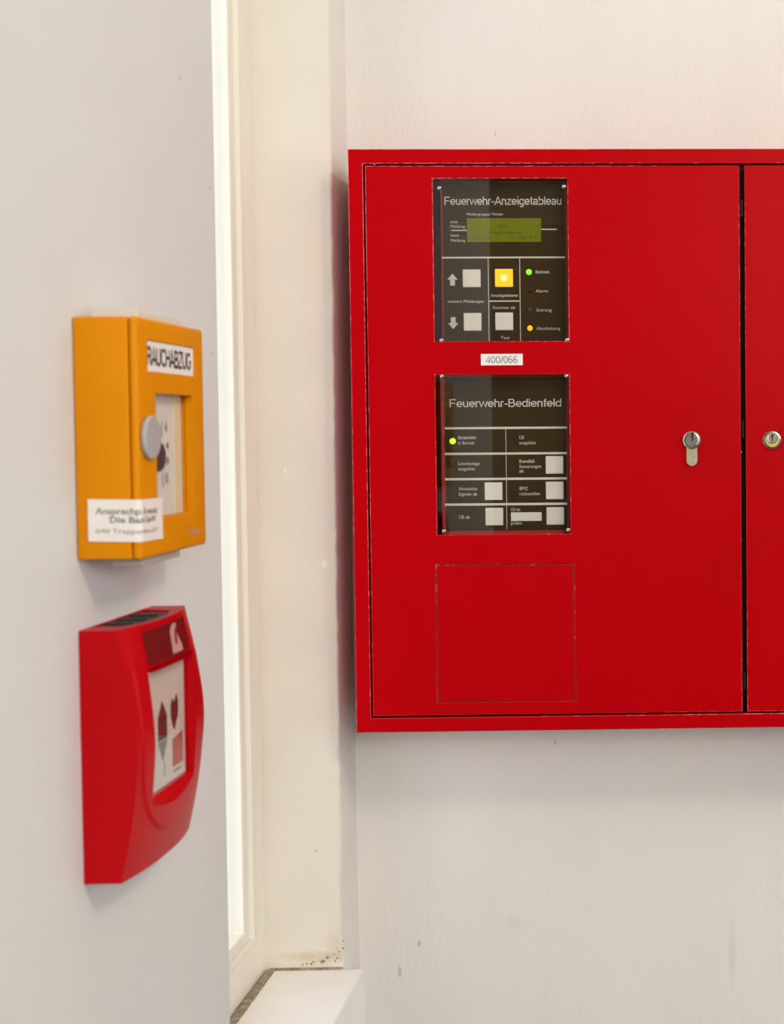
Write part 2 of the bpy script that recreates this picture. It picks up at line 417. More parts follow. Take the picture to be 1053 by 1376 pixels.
# return: jamb corner a little uneven, chipped towards the sill
zs = [ZF, ZS - 0.1] + [ZS - 0.02 + i * 0.0125 for i in range(118)] + [ZL + 0.08, ZC]
cols = []
for z in zs:
    j = random.uniform(-1, 1) * 0.0005 + 0.0009 * math.sin(z * 5.0) + 0.0014 * (-z)
    if -0.52 < z < -0.42: j -= random.uniform(0, 0.0022)
    c = 0.0022 + (random.uniform(0, 0.003) if -0.53 < z < -0.30 else random.uniform(0, 0.0006))
    cols.append([bm.verts.new(p) for p in ((XO, YJ, z), (XW - c + j, YJ, z), (XW - c * 0.3 + j, YJ + c * 0.3, z), (XW + j, YJ + c, z), (XW + 0.0008 * math.sin(z * 7), YB, z))])
for a, b in zip(cols, cols[1:]):
    for i in range(4): bm.faces.new((a[i], a[i + 1], b[i + 1], b[i])).material_index = 1 if i < 2 else 2
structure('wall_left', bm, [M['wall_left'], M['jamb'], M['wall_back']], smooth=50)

def onback(px, py): p = at(px, py, YB); return (p.x, p.y, p.z)
def onleft(px, py): r = ray(px, py); p = r * (XW / r.x); return (p.x, p.y, p.z)
def onjamb(px, py): p = at(px, py, YJ); return (p.x, p.y, p.z)
spots(M['wall_back'], [
    (onback(537, 1305), (0.0016, 0.01, 0.005), (0.42, 0.32, 0.20), 0.55),
    (onback(563, 1268), (0.002, 0.01, 0.003), (0.38, 0.28, 0.18), 0.6),
    (onback(746, 984 + 14), (0.0012, 0.01, 0.0022), (0.35, 0.31, 0.28), 0.6),
    (onback(690, 1240), (0.008, 0.02, 0.006), (0.66, 0.61, 0.54), 0.4),
    (onback(983, 1280), (0.004, 0.02, 0.03), (0.66, 0.62, 0.57), 0.5),
    (onback(665, 210 - 30), (0.001, 0.01, 0.003), (0.5, 0.46, 0.42), 0.6),
])
spots(M['wall_left'], [
    (onleft(242, 106), (0.01, 0.0016, 0.0014), (0.42, 0.38, 0.36), 0.8),
    (onleft(285, 475), (0.01, 0.003, 0.0015), (0.55, 0.50, 0.48), 0.6),
    (onleft(283, 253), (0.01, 0.004, 0.0012), (0.55, 0.50, 0.48), 0.6),
])
spots(M['jamb'], [
    (onjamb(436, 758), (0.0025, 0.01, 0.003), (0.88, 0.86, 0.84), 0.8),
    (onjamb(383, 632), (0.0014, 0.01, 0.003), (0.88, 0.84, 0.78), 0.7),
    (onjamb(456, 250), (0.001, 0.02, 0.002), (0.30, 0.22, 0.16), 0.7),
    (onjamb(430, 1285), (0.036, 0.02, 0.005), (0.56, 0.45, 0.30), 0.5),
    (onjamb(452, 1272), (0.010, 0.02, 0.014), (0.60, 0.51, 0.38), 0.4),
    (onjamb(424, 1143), (0.0016, 0.01, 0.0012), (0.45, 0.38, 0.3), 0.6),
])

# window in the left wall
XF = -0.3885
win = thing('window_1', (XF, 1.17, ZS), kind='structure')
win['label'] = 'cream painted window with a narrow bright pane deep in the left wall'
def ring_x(y0, y1, z0, z1, x0, x1, hy0, hy1, hz0, hz1):
    bm = plate(y0, y1, z0, z1, x0, x1, holes=[(hy0, hy1, hz0, hz1)])
    for v in bm.verts: v.co = Vector((v.co.y, v.co.x, v.co.z))
    return bm
obj('frame', ring_x(YE + 0.001, YJ + 0.02, ZS - 0.03, ZL, XF - 0.06, XF - 0.001, 1.04, YJ - 0.006, -0.4795, ZL - 0.03), M['frame_paint'], win, bevel=0.0012)
sash = obj('sash', ring_x(1.035, YJ - 0.0008, -0.4780, ZL - 0.02, XF - 0.045, XF + 0.0005, 1.09, 1.3105, -0.4690, ZL - 0.06), M['frame_paint'], win, bevel=0.0015)
obj('glazing_bead', ring_x(1.085, 1.3125, -0.4710, ZL - 0.05, XF - 0.022, XF - 0.0042, 1.100, 1.2965, -0.4600, ZL - 0.07), M['frame_paint'], sash, bevel=0.0015)
obj('pane', box(XF - 0.0125, XF - 0.0085, 1.095, 1.299, -0.463, ZL - 0.065), M['glass'], sash)
# dark open joints between frame and plaster
random.seed(9)
def crack(px0, py0, px1, py1, wd, n=14):
    a, b = at(px0, py0, YJ - 0.0012), at(px1, py1, YJ - 0.0012)
    bm = bmesh.new(); L_, R_ = [], []
    for i in range(n + 1):
        p = a.lerp(b, i / n); e = wd * (0.25 + 0.75 * random.random()) * (math.sin(math.pi * min(max(i / n, 0.06), 0.94)) ** 0.5)
        p.x += random.uniform(-1, 1) * 0.0003
        L_.append((bm.verts.new((p.x - e, p.y, p.z)), bm.verts.new((p.x - e, p.y + 0.002, p.z))))
        R_.append((bm.verts.new((p.x + e, p.y, p.z)), bm.verts.new((p.x + e, p.y + 0.002, p.z))))
    for i in range(n):
        bm.faces.new((L_[i][0], R_[i][0], R_[i + 1][0], L_[i + 1][0]))
        bm.faces.new((L_[i][0], L_[i + 1][0], L_[i + 1][1], L_[i][1])); bm.faces.new((R_[i][0], R_[i][1], R_[i + 1][1], R_[i + 1][0]))
    return bm
for c in ((351.5, 1122, 352.3, 1158, 0.0007), (352, 1158, 353, 1264, 0.00035), (327, 20, 327.5, 66, 0.0006), (326.5, 55, 327.5, 72, 0.0012), (338, 602, 338.3, 614, 0.0011)):
    obj('open_joint', crack(*c), M['ink'], win, smooth=0)

# window sill, proud of the wall, with the dusty joint behind it
sill = structure('trim_1', box(-0.3835, -0.2950, YE + 0.001, YJ - 0.0008, ZS - 0.075, ZS), M['sill'], bevel=0.002, seg=3)
sill['label'] = 'white painted window sill projecting from the left wall'
def bead(pts, r, n=7, name='dusty_joint', flat_=0.22):
    bm = bmesh.new(); rings = []
    for k, p in enumerate(pts):
        d = (Vector(pts[min(k + 1, len(pts) - 1)]) - Vector(pts[max(k - 1, 0)])).normalized()
        u = Vector((0, 0, 1)); w_ = d.cross(u).normalized()
        rr = r * random.uniform(0.92, 1.08)
        rings.append([bm.verts.new(Vector(p) + u * (rr * flat_ * math.sin(2 * math.pi * i / n)) + w_ * (rr * math.cos(2 * math.pi * i / n))) for i in range(n)])
    for a, b in zip(rings, rings[1:]):
        for i in range(n): bm.faces.new((a[i], a[(i + 1) % n], b[(i + 1) % n], b[i]))
    bm.faces.new(rings[0]); bm.faces.new(rings[-1])
    return obj(name, bm, M['grime'], sill, smooth=80)
bead([(-0.3840, 1.01 + i * 0.006, ZS + 0.0004) for i in range(57)], 0.0046)
bead([(-0.385 + i * 0.003, YJ - 0.0005, ZS + 0.0003) for i in range(24)], 0.0026, flat_=0.55)
random.seed(12)
for i in range(34):                       # crumbs of plaster at the corner
    t = random.random() ** 0.6
    p = at(400 + 62 * t, 1296 - 34 * random.random() * t * t, YJ)
    r = random.uniform(0.0006, 0.0017)
    obj('plaster_crumb', dome((p.x, YJ - 0.0002, max(p.z, ZS + 0.001)), (0, -1, 0.2), [(r, -0.0003), (r * 0.9, r * 0.4), (r * 0.3, r * 0.8), (0, r * 0.85)], 6), M['grime'] if random.random() < 0.55 else M['jamb'], sill, smooth=60)

# brown door added at the rear to darken the reflection in the panes
structure('added_rear_door', box(-1.30, -0.28, YR, YR + 0.04, ZF, 0.75), M['wood'], bevel=0.004)

# ------------------------------------------------------------------ pendant lamp added out of view to brighten the upper back wall
lamp = thing('added_pendant_lamp', (1.0, -0.1, ZC), 'unseen white globe pendant lamp added at the upper right to light the back wall', 'lamp')
obj('canopy', dome((1.0, -0.1, ZC), (0, 0, -1), [(0.05, 0), (0.05, 0.012), (0.02, 0.025), (0, 0.026)], 24), M['lamp_white'], lamp)
obj('cord', dome((1.0, -0.1, ZC - 0.02), (0, 0, -1), [(0.004, 0), (0.004, 0.21)], 10), M['lamp_white'], lamp)
obj('globe', dome((1.0, -0.1, 1.03), (0, 0, 1), [(0, -0.12)] + [(0.12 * math.sin(math.pi * k / 16), -0.12 * math.cos(math.pi * k / 16)) for k in range(1, 16)] + [(0, 0.12)], 32), M['diffuser'], lamp)
# ------------------------------------------------------------------ red cabinet
YC = 1.311
X0, X1, Z0, Z1 = -0.2910, 0.4290, -0.2787, 0.2585
DX0, DX1, DZ0, DZ1 = -0.2755, 0.0670, -0.2633, 0.2432
EX0, EX1 = 0.0716, 0.4135
cab = thing('alarm_cabinet', ((X0 + X1) / 2, YB, Z0), 'large red steel fire alarm cabinet with two doors on the cream back wall', 'cabinet')
bm = bmesh.new()                    # body: back and four sides
for b in ((X0, X0 + 0.002, YC + 0.012, YB, Z0, Z1), (X1 - 0.002, X1, YC + 0.012, YB, Z0, Z1), (X0 + .002, X1 - .002, YC + 0.012, YB, Z1 - 0.002, Z1),
          (X0 + .002, X1 - .002, YC + 0.012, YB, Z0, Z0 + 0.002), (X0 + .002, X1 - .002, YB - 0.003, YB - 0.0005, Z0 + .002, Z1 - .002)):
    bbox(bm, *b)
obj('body', bm, M['red'], cab)
obj('front_frame', plate(X0, X1, Z0, Z1, YC, YC + 0.013, holes=[(-0.2775, 0.4155, -0.2653, 0.2452)]), [M['red'], M['red_glint']], cab, bevel=0.0006, seg=2, edge=1)
obj('rebate', plate(X0 + .004, X1 - .004, Z0 + .004, Z1 - .004, YC + 0.016, YC + 0.018, holes=[(-0.262, 0.058, -0.250, 0.2365), (0.081, 0.402, -0.250, 0.230)]), M['inside'], cab)

W1 = (-0.2141, -0.0911, 0.0827, 0.2315)
W2 = (-0.2141, -0.0911, -0.0955, 0.0523)
BL = (-0.2158, -0.0884, -0.2512, -0.1233)
def door(x0, x1, holes, parent):
    bm = plate(x0, x1, DZ0, DZ1, YC - 0.0005, YC + 0.0017, holes=holes)
    o = obj('door', bm, [M['red'], M['red_glint']], parent, bevel=0.0006, seg=2, edge=1)
    return o
d1 = door(DX0, DX1, [W1, W2, BL], cab)
d2 = door(EX0, EX1, [], cab)
for d, x0, x1 in ((d1, DX0, DX1), (d2, EX0, EX1)):
    obj('door_edge', plate(x0 + 0.0004, x1 - 0.0004, DZ0 + 0.0004, DZ1 - 0.0004, YC + 0.0013, YC + 0.0145, holes=[(x0 + 0.003, x1 - 0.003, DZ0 + 0.003, DZ1 - 0.003)]), M['red'], d)
g = 0.0006
obj('blank_cover', plate(BL[0] + g, BL[1] - g, BL[2] + g, BL[3] - g, YC - 0.0003, YC + 0.0013), [M['red'], M['red_glint']], d1, bevel=0.00035, edge=1)
obj('cover_back', plate(BL[0] - 0.01, BL[1] + 0.01, BL[2] - 0.008, BL[3] + 0.01, YC + 0.0016, YC + 0.0026), M['inside'], d1)
for w_ in (W1, W2):
    obj('window_pane', plate(w_[0] + .0001, w_[1] - .0001, w_[2] + .0001, w_[3] - .0001, YC + 0.0006, YC + 0.0026), M['pane'], d1)
scr = None
for px, py in ((590, 252.5), (757.5, 250.5), (593, 457.2), (762, 456.5), (593.5, 505.5), (761, 505), (596.5, 713.5), (763.5, 712)):
    p = at(px, py, YC)
    if scr is None:
        b_ = dome((0, 0, 0), (0, -1, 0), [(0.0021, -0.0004), (0.0021, 0.0002), (0.0016, 0.0009), (0.0008, 0.0012), (0, 0.0012)], 14)
        scr = obj('pane_screw', b_, M['steel'], d1, loc=(p.x, YC + 0.0004, p.z))
    else:
        obj('pane_screw', scr.data, M['steel'], d1, loc=(p.x, YC + 0.0004, p.z))
# small bright catch at the top edge and hinge pins in the slit between the doors
obj('catch', dome(at(503, 221, YC), (0, -1, 0), [(0.0011, -0.004), (0.0011, 0.0), (0.0006, 0.0006), (0, 0.0007)], 10), M['steel'], cab)
for pz in (0.205, -0.0, -0.235):
    obj('hinge', dome((0.0693, YC + 0.006, pz), (0, 0, 1), [(0.0019, -0.008), (0.0019, 0.008)], 10), M['black'], cab)
tiny = at(996, 608, YC)
obj('hinge_pin', dome((tiny.x, YC + 0.002, tiny.z), (0, -1, 0), [(0.0006, -0.001), (0.0006, 0.001), (0, 0.0013)], 8), M['steel'], cab)

# profile cylinder lock in the left door
def keyhole(cx, cz, s, y):
    k = [(-0.6, 2.4), (0.5, 2.6), (0.9, 1.5), (0.3, 0.9), (0.8, 0.2), (0.2, -0.6), (0.45, -1.6), (-0.1, -2.2), (-0.55, -1.5), (-0.3, -0.4), (-0.8, 0.3), (-0.4, 1.0), (-0.9, 1.7)]
    return prism([(cx + a * s, cz + b * s) for a, b in k], 'y', y - 0.0004, y + 0.0008)
LX, LZ = 0.0216, -0.0095
yl = YC - 0.0005
prof = []
r, hw, zb = 0.0084, 0.0051, LZ - 0.0243
a0 = -math.asin(hw / r)
a_l = math.pi - a0 + 0.0
import_pts = circ(LX, LZ, r, 28, -math.pi / 2 + math.asin(hw / r), 1.5 * math.pi - math.asin(hw / r), True)
low = circ(LX, zb + hw, hw, 12, math.pi, 2 * math.pi, True)
lock = obj('profile_lock', prism(import_pts + low, 'y', yl - 0.0028, yl + 0.004), M['steel_dull'], cab, bevel=0.0005)
lock['label'] = 'nickel keyhole-shaped lock cylinder of the left door'
obj('plug', dome((LX, yl - 0.0026, LZ), (0, -1, 0), [(0.0083, 0), (0.0083, 0.0012), (0.0074, 0.0021), (0.0060, 0.0022), (0.0055, 0.0018), (0, 0.0018)], 36), M['steel'], lock)
obj('key_slot', keyhole(LX + 0.0004, LZ + 0.0026, 0.0018, yl - 0.0047), M['black'], lock)
obj('lower_slot', prism([(LX - 0.0035, LZ - 0.0052), (LX + 0.0, LZ - 0.0060), (LX + 0.0050, LZ - 0.0036), (LX + 0.0056, LZ - 0.0030), (LX + 0.0050, LZ - 0.0052), (LX + 0.001, LZ - 0.0070)], 'y', yl - 0.00478, yl - 0.0043), M['ink'], lock)
obj('split_line', box(LX + 0.0004, LX + 0.0009, yl - 0.00290, yl - 0.0027, zb + 0.0006, LZ - 0.0086), M['ink_grey'], lock)
# round cam lock in the right door
RX, RZ = 0.0960, -0.0100
cl = obj('round_lock', dome((RX, yl, RZ), (0, -1, 0), [(0.0089, -0.001), (0.0089, 0.0012), (0.0080, 0.0024), (0.0070, 0.0026), (0.0066, 0.0020), (0, 0.0020)], 36), M['steel'], cab)
cl['label'] = 'round chrome lock with a brass face on the right door'
obj('brass_face', dome((RX, yl - 0.0019, RZ), (0, -1, 0), [(0.0065, 0), (0.0065, 0.0006), (0, 0.0006)], 28), M['brass'], cl)
obj('plug', dome((RX + 0.0002, yl - 0.0024, RZ + 0.0016), (0, -1, 0), [(0.0047, 0), (0.0047, 0.0012), (0.0040, 0.0018), (0, 0.0018)], 28), M['steel'], cl)
obj('key_slot', keyhole(RX, RZ + 0.0018, 0.0014, yl - 0.0041), M['black'], cl)
# number sticker
a, b = at(646, 475.7, YC), at(702.3, 490.7, YC)
stk = obj('number_sticker', plate(a.x, b.x, b.z, a.z, YC - 0.0008, YC - 0.0004), M['sticker'], cab)
stk['label'] = 'white sticker reading 400/066'
a, b = at(652, 488.3, YC), at(695.5, 478.2, YC)
obj('lettering', text_wall('400/066', a.x, a.z, YC - 0.00095, b.z - a.z, b.x - a.x), M['ink_grey'], stk, smooth=0)

# ------------------------------------------------------------------ units behind the door windows
YU = 1.331
def unit(name, label, cat, rect, hrect):
    (x0, y0, x1, y1), (hx0, hy0, hx1, hy1) = rect, hrect
    a, b = at(x0, y0, YU), at(x1, y1, YU)
    ha, hb = at(hx0, hy0, YU), at(hx1, hy1, YU)
    t = thing(name, ((a.x + b.x) / 2, YB - 0.01, hb.z), label, cat)
    obj('housing', plate(ha.x, hb.x, hb.z, ha.z, YU - 0.001, YB - 0.006), M['red_dark'], t, bevel=0.0008)
    obj('faceplate', plate(a.x, b.x, b.z, a.z, YU - 0.002, YU - 0.0009), M['anthracite'], t)
    return t
YT = YU - 0.0020                     # face of the plate
def upx(px, py): return at(px, py, YT)
def line(t, x0, y0, x1, y1, wpx=1.7):
    if abs(x1 - x0) > abs(y1 - y0): r = (x0, (y0 + y1) / 2 - wpx / 2, x1, (y0 + y1) / 2 + wpx / 2)
    else: r = ((x0 + x1) / 2 - wpx / 2, y0, (x0 + x1) / 2 + wpx / 2, y1)
    a, b = upx(r[0], r[1]), upx(r[2], r[3])
    obj('divider_line', plate(a.x, b.x, b.z, a.z, YT - 0.0002, YT + 0.0002), M['print'], t)
def letters(t, s, x0, x1, ybase, hpx, weight=0.0, m='print', name='lettering', dy=0.00025):
    a, b = upx(x0, ybase), upx(x1, ybase)
    c = upx(x0, ybase - hpx)
    return obj(name, text_wall(s, a.x, a.z, YT - dy, c.z - a.z, (b.x - a.x), weight), M[m], t, smooth=0)
def make_button(wmm=0.0164):
    h = wmm / 2; bm = bmesh.new(); bbox(bm, -h, h, -0.0016, 0.0004, -h, h)
    return bm
BTN = []
def button(t, px, py, m='button', s=0.0166):
    p = upx(px, py)
    if not BTN or m != 'button':
        o = obj('button', make_button(s), M[m], t, bevel=0.0007, loc=(p.x, YT, p.z))
        if m == 'button': BTN.append(o)
    else:
        o = obj('button', BTN[0].data, M[m], t, bevel=0.0007, loc=(p.x, YT, p.z))
    return o
def rim_shade(t, px, py):
    p = upx(px, py); h = 0.0094
    return obj('button_rim_shade', plate(p.x - h, p.x + h, p.z - h, p.z + h, YT - 0.0002, YT + 0.0002), M['black'], t)  # black sheet standing in for the shadow round the button
def led(t, px, py, m, r=0.0026, name='indicator_light'):
    p = upx(px, py)
    return obj(name, dome((p.x, YT, p.z), (0, -1, 0), [(r, -0.0002), (r, 0.0004), (r * 0.75, 0.0011), (r * 0.35, 0.0014), (0, 0.0015)], 20), M[m], t)

# upper unit: display
t = unit('display_unit', 'dark fire brigade display unit with a green screen, behind the upper door window', 'display',
         (594.5, 246, 760, 463), (591, 243, 766, 468))
letters(t, 'Feuerwehr-Anzeigetableau', 597, 754, 275.5, 11.2)
letters(t, 'Meldergruppe/ Melder', 627, 676, 289.6, 3.6)
letters(t, 'erste', 605, 615, 299.8, 3.8); letters(t, 'Meldung', 605, 624.5, 306.0, 3.8)
letters(t, 'letzte', 605.5, 616.5, 318.0, 3.8); letters(t, 'Meldung', 605.5, 624.8, 324.8, 3.8)
a, b = upx(627, 293.5), upx(727, 325)
scrn = obj('screen', plate(a.x, b.x, b.z, a.z, YT - 0.0004, YT + 0.0002), M['lcd'], t)
scrn['label'] = 'green glowing text screen'
for s, x0, x1, yb, hh in (('BMZ', 669, 682, 306.5, 4), ('Anlage in Betrieb', 655, 701, 314.5, 4), ('02.08.', 634, 661, 321.8, 4.2), ('15:08:52', 684, 721, 321.5, 4.2)):
    letters(scrn, s, x0, x1, yb, hh, m='lcd_text', name='characters', dy=0.0006)
line(t, 606, 309.6, 627, 309.6, 1.3); line(t, 727, 308.2, 748, 308.2, 1.5)
line(t, 593.5, 346, 759, 346); line(t, 656, 346, 656.6, 462, 2.2); line(t, 698.5, 346, 698.7, 462, 2.2)
line(t, 657, 404.6, 697.5, 404.6, 1.5)
for px, py, m in ((633.6, 374.2, 'button'), (677, 373.6, 'button_lit'), (634.8, 432.7, 'button'), (677.4, 432, 'button')):
    rim_shade(t, px, py)
    bo = button(t, px, py, m)
    if m == 'button_lit':
        bo['label'] = 'lit yellow push button'
        p = upx(px, py)
        obj('glow_spot', dome((p.x, YT - 0.0015, p.z), (0, -1, 0), [(0.0030, 0), (0.0028, 0.0003), (0, 0.0004)], 18), M['glow'], bo)
for px, py, s in ((607.8, 375.7, 1), (608.8, 434.2, -1)):
    c = upx(px, py); u = 0.00069
    pts = [(-3.2, -8), (3.2, -8), (3.2, 0), (7, 0), (0, 8), (-7, 0), (-3.2, 0)]
    obj('arrow_mark', prism([(c.x + q[0] * u, c.z + s * q[1] * u) for q in pts], 'y', YT - 0.0003, YT), M['print'], t, smooth=0)
letters(t, 'weitere Meldungen', 601, 650, 407, 4); letters(t, 'Anzeigeebene', 659, 695.5, 399, 4)
letters(t, 'Summer ab', 662, 692, 415.2, 4); letters(t, 'Test', 672.5, 684.5, 455.8, 4.2)
led(t, 710.4, 365.6, 'led_green', 0.0027)['label'] = 'lit green indicator light'
led(t, 712, 391, 'led_off', 0.0020); led(t, 711.7, 416, 'led_off_amber', 0.0022)
led(t, 711.9, 441, 'led_orange', 0.0025)['label'] = 'lit orange indicator light'
for s, x0, x1, yb in (('Betrieb', 719.5, 738, 367.6), ('Alarm', 719.5, 736, 393), ('Störung', 720.5, 741, 418.6), ('Abschaltung', 720.5, 752.5, 443.3)):
    letters(t, s, x0, x1, yb, 4.2)

# lower unit: controls
t = unit('control_unit', 'dark fire brigade control unit with five grey buttons, behind the lower door window', 'control panel',
         (597.5, 508, 761.5, 711.5), (591, 501, 772, 722))
letters(t, 'Feuerwehr-Bedienfeld', 604, 754, 547.3, 10.8)
for y in (575, 609.4, 643.4, 677.5): line(t, 597.5, y, 761.5, y, 1.8)
line(t, 679.6, 575, 680.6, 711, 2.3)
led(t, 608, 592.8, 'led_lime', 0.0029)['label'] = 'lit lime green indicator light'
for px, py, m in ((690, 625.6, 'led_off'), (609.7, 660, 'led_off'), (691.6, 659, 'led_off_amber'), (610.3, 694, 'led_off'), (691, 590.5, 'led_off'), (608.5, 626, 'led_off')):
    led(t, px, py, m, 0.0011)
for px, py in ((663, 660), (664, 694.2), (744.9, 624.6), (745.2, 659), (746, 693.3)):
    rim_shade(t, px, py); button(t, px, py)
for s, x0, x1, yb in (('Bedienfeld', 615.5, 639, 590.3), ('in Betrieb', 615.5, 637, 597.3), ('ÜE', 697.5, 704, 590), ('ausgelöst', 697.5, 719.5, 597),
                      ('Löschanlage', 615.5, 644.5, 625), ('ausgelöst', 615.5, 638, 632), ('Brandfall-', 697.5, 719, 622), ('Steuerungen', 697.5, 727, 628.8), ('ab', 697.5, 703.5, 635),
                      ('Akustische', 616, 641, 658.8), ('Signale ab', 616, 641, 666), ('BMZ', 698, 709, 658.5), ('rückstellen', 698, 725, 665.5),
                      ('ÜE ab', 616.8, 631, 697), ('ÜE Nr.', 686.5, 700, 687), ('prüfen', 686.5, 701, 705)):
    letters(t, s, x0, x1, yb, 4.4)
a, b = upx(686.3, 688.6), upx(727.5, 699.8)
obj('white_field', plate(a.x, b.x, b.z, a.z, YT - 0.0004, YT + 0.0002), M['field'], t)

# ------------------------------------------------------------------ yellow smoke vent call point
YN, YFAR = 0.760, 0.8675
XY = -0.2812
ZT, ZB = 0.0625, -0.0675
yel = thing('smoke_vent_box', (XW, (YN + YFAR) / 2, ZB), 'orange-yellow smoke vent call box on the left wall above the red call point', 'call box')
obj('base', box(XW + 0.0003, -0.2862, YN + 0.0004, YFAR - 0.0004, ZB + 0.0004, ZT - 0.0004), M['yellow'], yel, bevel=0.0012, seg=3)
XFR = XY
cov = obj('cover', box(-0.2858, XFR, YN, YFAR, ZB, ZT), M['yellow'], yel, bevel=0.0022, seg=4)
off = -origin(yel)
def cutter(bm):
    bmesh.ops.translate(bm, verts=bm.verts, vec=Vector((0, 0, 0)))
    return obj('cutter', bm, M['yellow'], None)
LABY0, LABY1, LABZ0, LABZ1 = 0.7752, 0.8518, 0.0335, 0.0507
WY0, WY1, WZ0, WZ1 = 0.7860, 0.8465, -0.0467, 0.0222
c1 = cutter(box(XFR - 0.0016, XFR + 0.01, LABY0, LABY1, LABZ0, LABZ1))
c2 = cutter(box(-0.30, XFR + 0.01, WY0, WY1, WZ0, WZ1))
bpy.context.view_layer.update()
boolean(cov, [c1, c2])
bas = bpy.data.objects['base']
c3 = cutter(box(XFR - 0.0085, XFR + 0.01, WY0, WY1 + 0.0005, WZ0 - 0.0005, WZ1 + 0.0005))
bpy.context.view_layer.update()
boolean(bas, [c3])
pl = obj('label_plate', box(XFR - 0.0017, XFR - 0.0009, LABY0 + 0.0003, LABY1 - 0.0003, LABZ0 + 0.0003, LABZ1 - 0.0003), M['sticker'], yel)
pl['label'] = 'white strip reading RAUCHABZUG'
def text_side(s, y, z, x, height, width, weight=0.0):
    bm = stroke_text(s, height, width, 0.19) if all(c in GLYPH for c in s) and len(s) > 6 else text_bm(s, height, width, weight)
    for v in bm.verts: v.co = Vector((x, y + v.co.x, z + v.co.y))
    return bm
obj('lettering', text_side('RAUCHABZUG', LABY0 + 0.0015, LABZ0 + 0.0038, XFR - 0.00075, 0.0098, LABY1 - LABY0 - 0.006, 0.025), M['ink'], pl, smooth=0)
XB = XFR - 0.0068
bd = obj('inner_board', box(XB - 0.001, XB, WY0 - 0.002, WY1 - 0.0003, WZ0 - 0.0002, WZ1 + 0.0002), M['board'], yel)
obj('cream_strip', box(XB, XB + 0.0006, WY1 - 0.0135, WY1 - 0.0045, WZ0, WZ1), M['cream_strip'], bd)
for s, yy, zz, m, hgt in (('( 4', 0.8120, 0.0005, 'ink_grey', 0.0060), ('4', 0.8200, -0.0092, 'ink', 0.0042), ('8', 0.8200, -0.0178, 'ink_green', 0.0042), ('( 8', 0.8120, -0.0285, 'ink_grey', 0.0060)):
    obj('symbol', text_side(s, yy, zz, XB + 0.0003, hgt, 0.0035 if len(s) == 1 else 0.010, 0.02), M[m], bd, smooth=0)
obj('black_button', dome((XB, 0.8010, -0.0130), (1, 0, 0), [(0.0085, 0), (0.0085, 0.0030), (0.0075, 0.0040), (0, 0.0042)], 28), M['dark_button'], bd)
knob = obj('lock_cap', dome((XFR - 0.001, 0.7735, -0.0022), (1, 0, 0), [(0.0095, 0), (0.0095, 0.0015), (0.0118, 0.0018), (0.0119, 0.0034), (0.0110, 0.0042), (0, 0.0044)], 36), M['grey_plastic'], yel)
knob['label'] = 'round grey cap over the lock'
# sticker folded round the edge
def wrap(s, z, d):
    """s measured along the box surface from the wall side: flat on the side face, then round onto the front."""
    rr = 0.0022; s0 = (XFR - rr) - (-0.3085)
    arc = rr * math.pi / 2
    if s < s0: return Vector((-0.3085 + s, YN - d, z))
    if s < s0 + arc:
        a_ = (s - s0) / rr
        return Vector((XFR - rr + (rr + d) * math.sin(a_), YN + rr - (rr + d) * math.cos(a_), z))
    return Vector((XFR + d, YN + rr + (s - s0 - arc), z))
def strip(s0, s1, z0f, z1f, d, n=40):
    bm = bmesh.new(); A = []
    for i in range(n + 1):
        s = s0 + (s1 - s0) * i / n
        A.append([bm.verts.new(wrap(s, z0f(s), d)), bm.verts.new(wrap(s, z1f(s), d)), bm.verts.new(wrap(s, z1f(s), d - 0.0003)), bm.verts.new(wrap(s, z0f(s), d - 0.0003))])
    for a_, b_ in zip(A, A[1:]):
        for k in range(4): bm.faces.new((a_[k], b_[k], b_[(k + 1) % 4], a_[(k + 1) % 4]))
    bm.faces.new(A[0]); bm.faces.new(A[-1][::-1])
    return bm
fst = obj('folded_sticker', strip(0, 0.0585, lambda s: -0.0572 - 0.02 * s, lambda s: -0.0347 - 0.018 * s, 0.0004), M['sticker'], yel, smooth=60)
fst['label'] = 'white sticker folded round the edge of the box'
for s, s0, s1, z, hh, wt, m in (('Ansprechp. B wandel', 0.004, 0.0500, -0.0425, 0.0034, 0.02, 'ink_grey'), ('Die Bart SanW', 0.0115, 0.0475, -0.0470, 0.0032, 0.03, 'ink_grey'), ('040 Treppenhaus 2017', 0.004, 0.0505, -0.0527, 0.0024, 0.0, 'ink_grey')):
    bm = text_bm(s, hh, s1 - s0, wt)
    bmesh.ops.subdivide_edges(bm, edges=bm.edges, cuts=1)
    for v in bm.verts: v.co = wrap(s0 + v.co.x, z + v.co.y - 0.02 * (s0 + v.co.x), 0.0006)
    obj('lettering', bm, M[m], fst, smooth=0)
obj('maker_mark', text_side('RWA', 0.8365, -0.0600, XFR + 0.0001, 0.0034, 0.018, 0.02), M['emblem'], yel, smooth=0)
obj('upper_tab', box(-0.3095, -0.2850, 0.772, 0.842, ZT - 0.001, ZT + 0.0042), M['tab'], yel, bevel=0.0006)
obj('lower_tab', box(-0.3010, -0.2845, 0.772, 0.830, ZB - 0.0042, ZB + 0.001), M['tab_grey'], yel, bevel=0.0006)

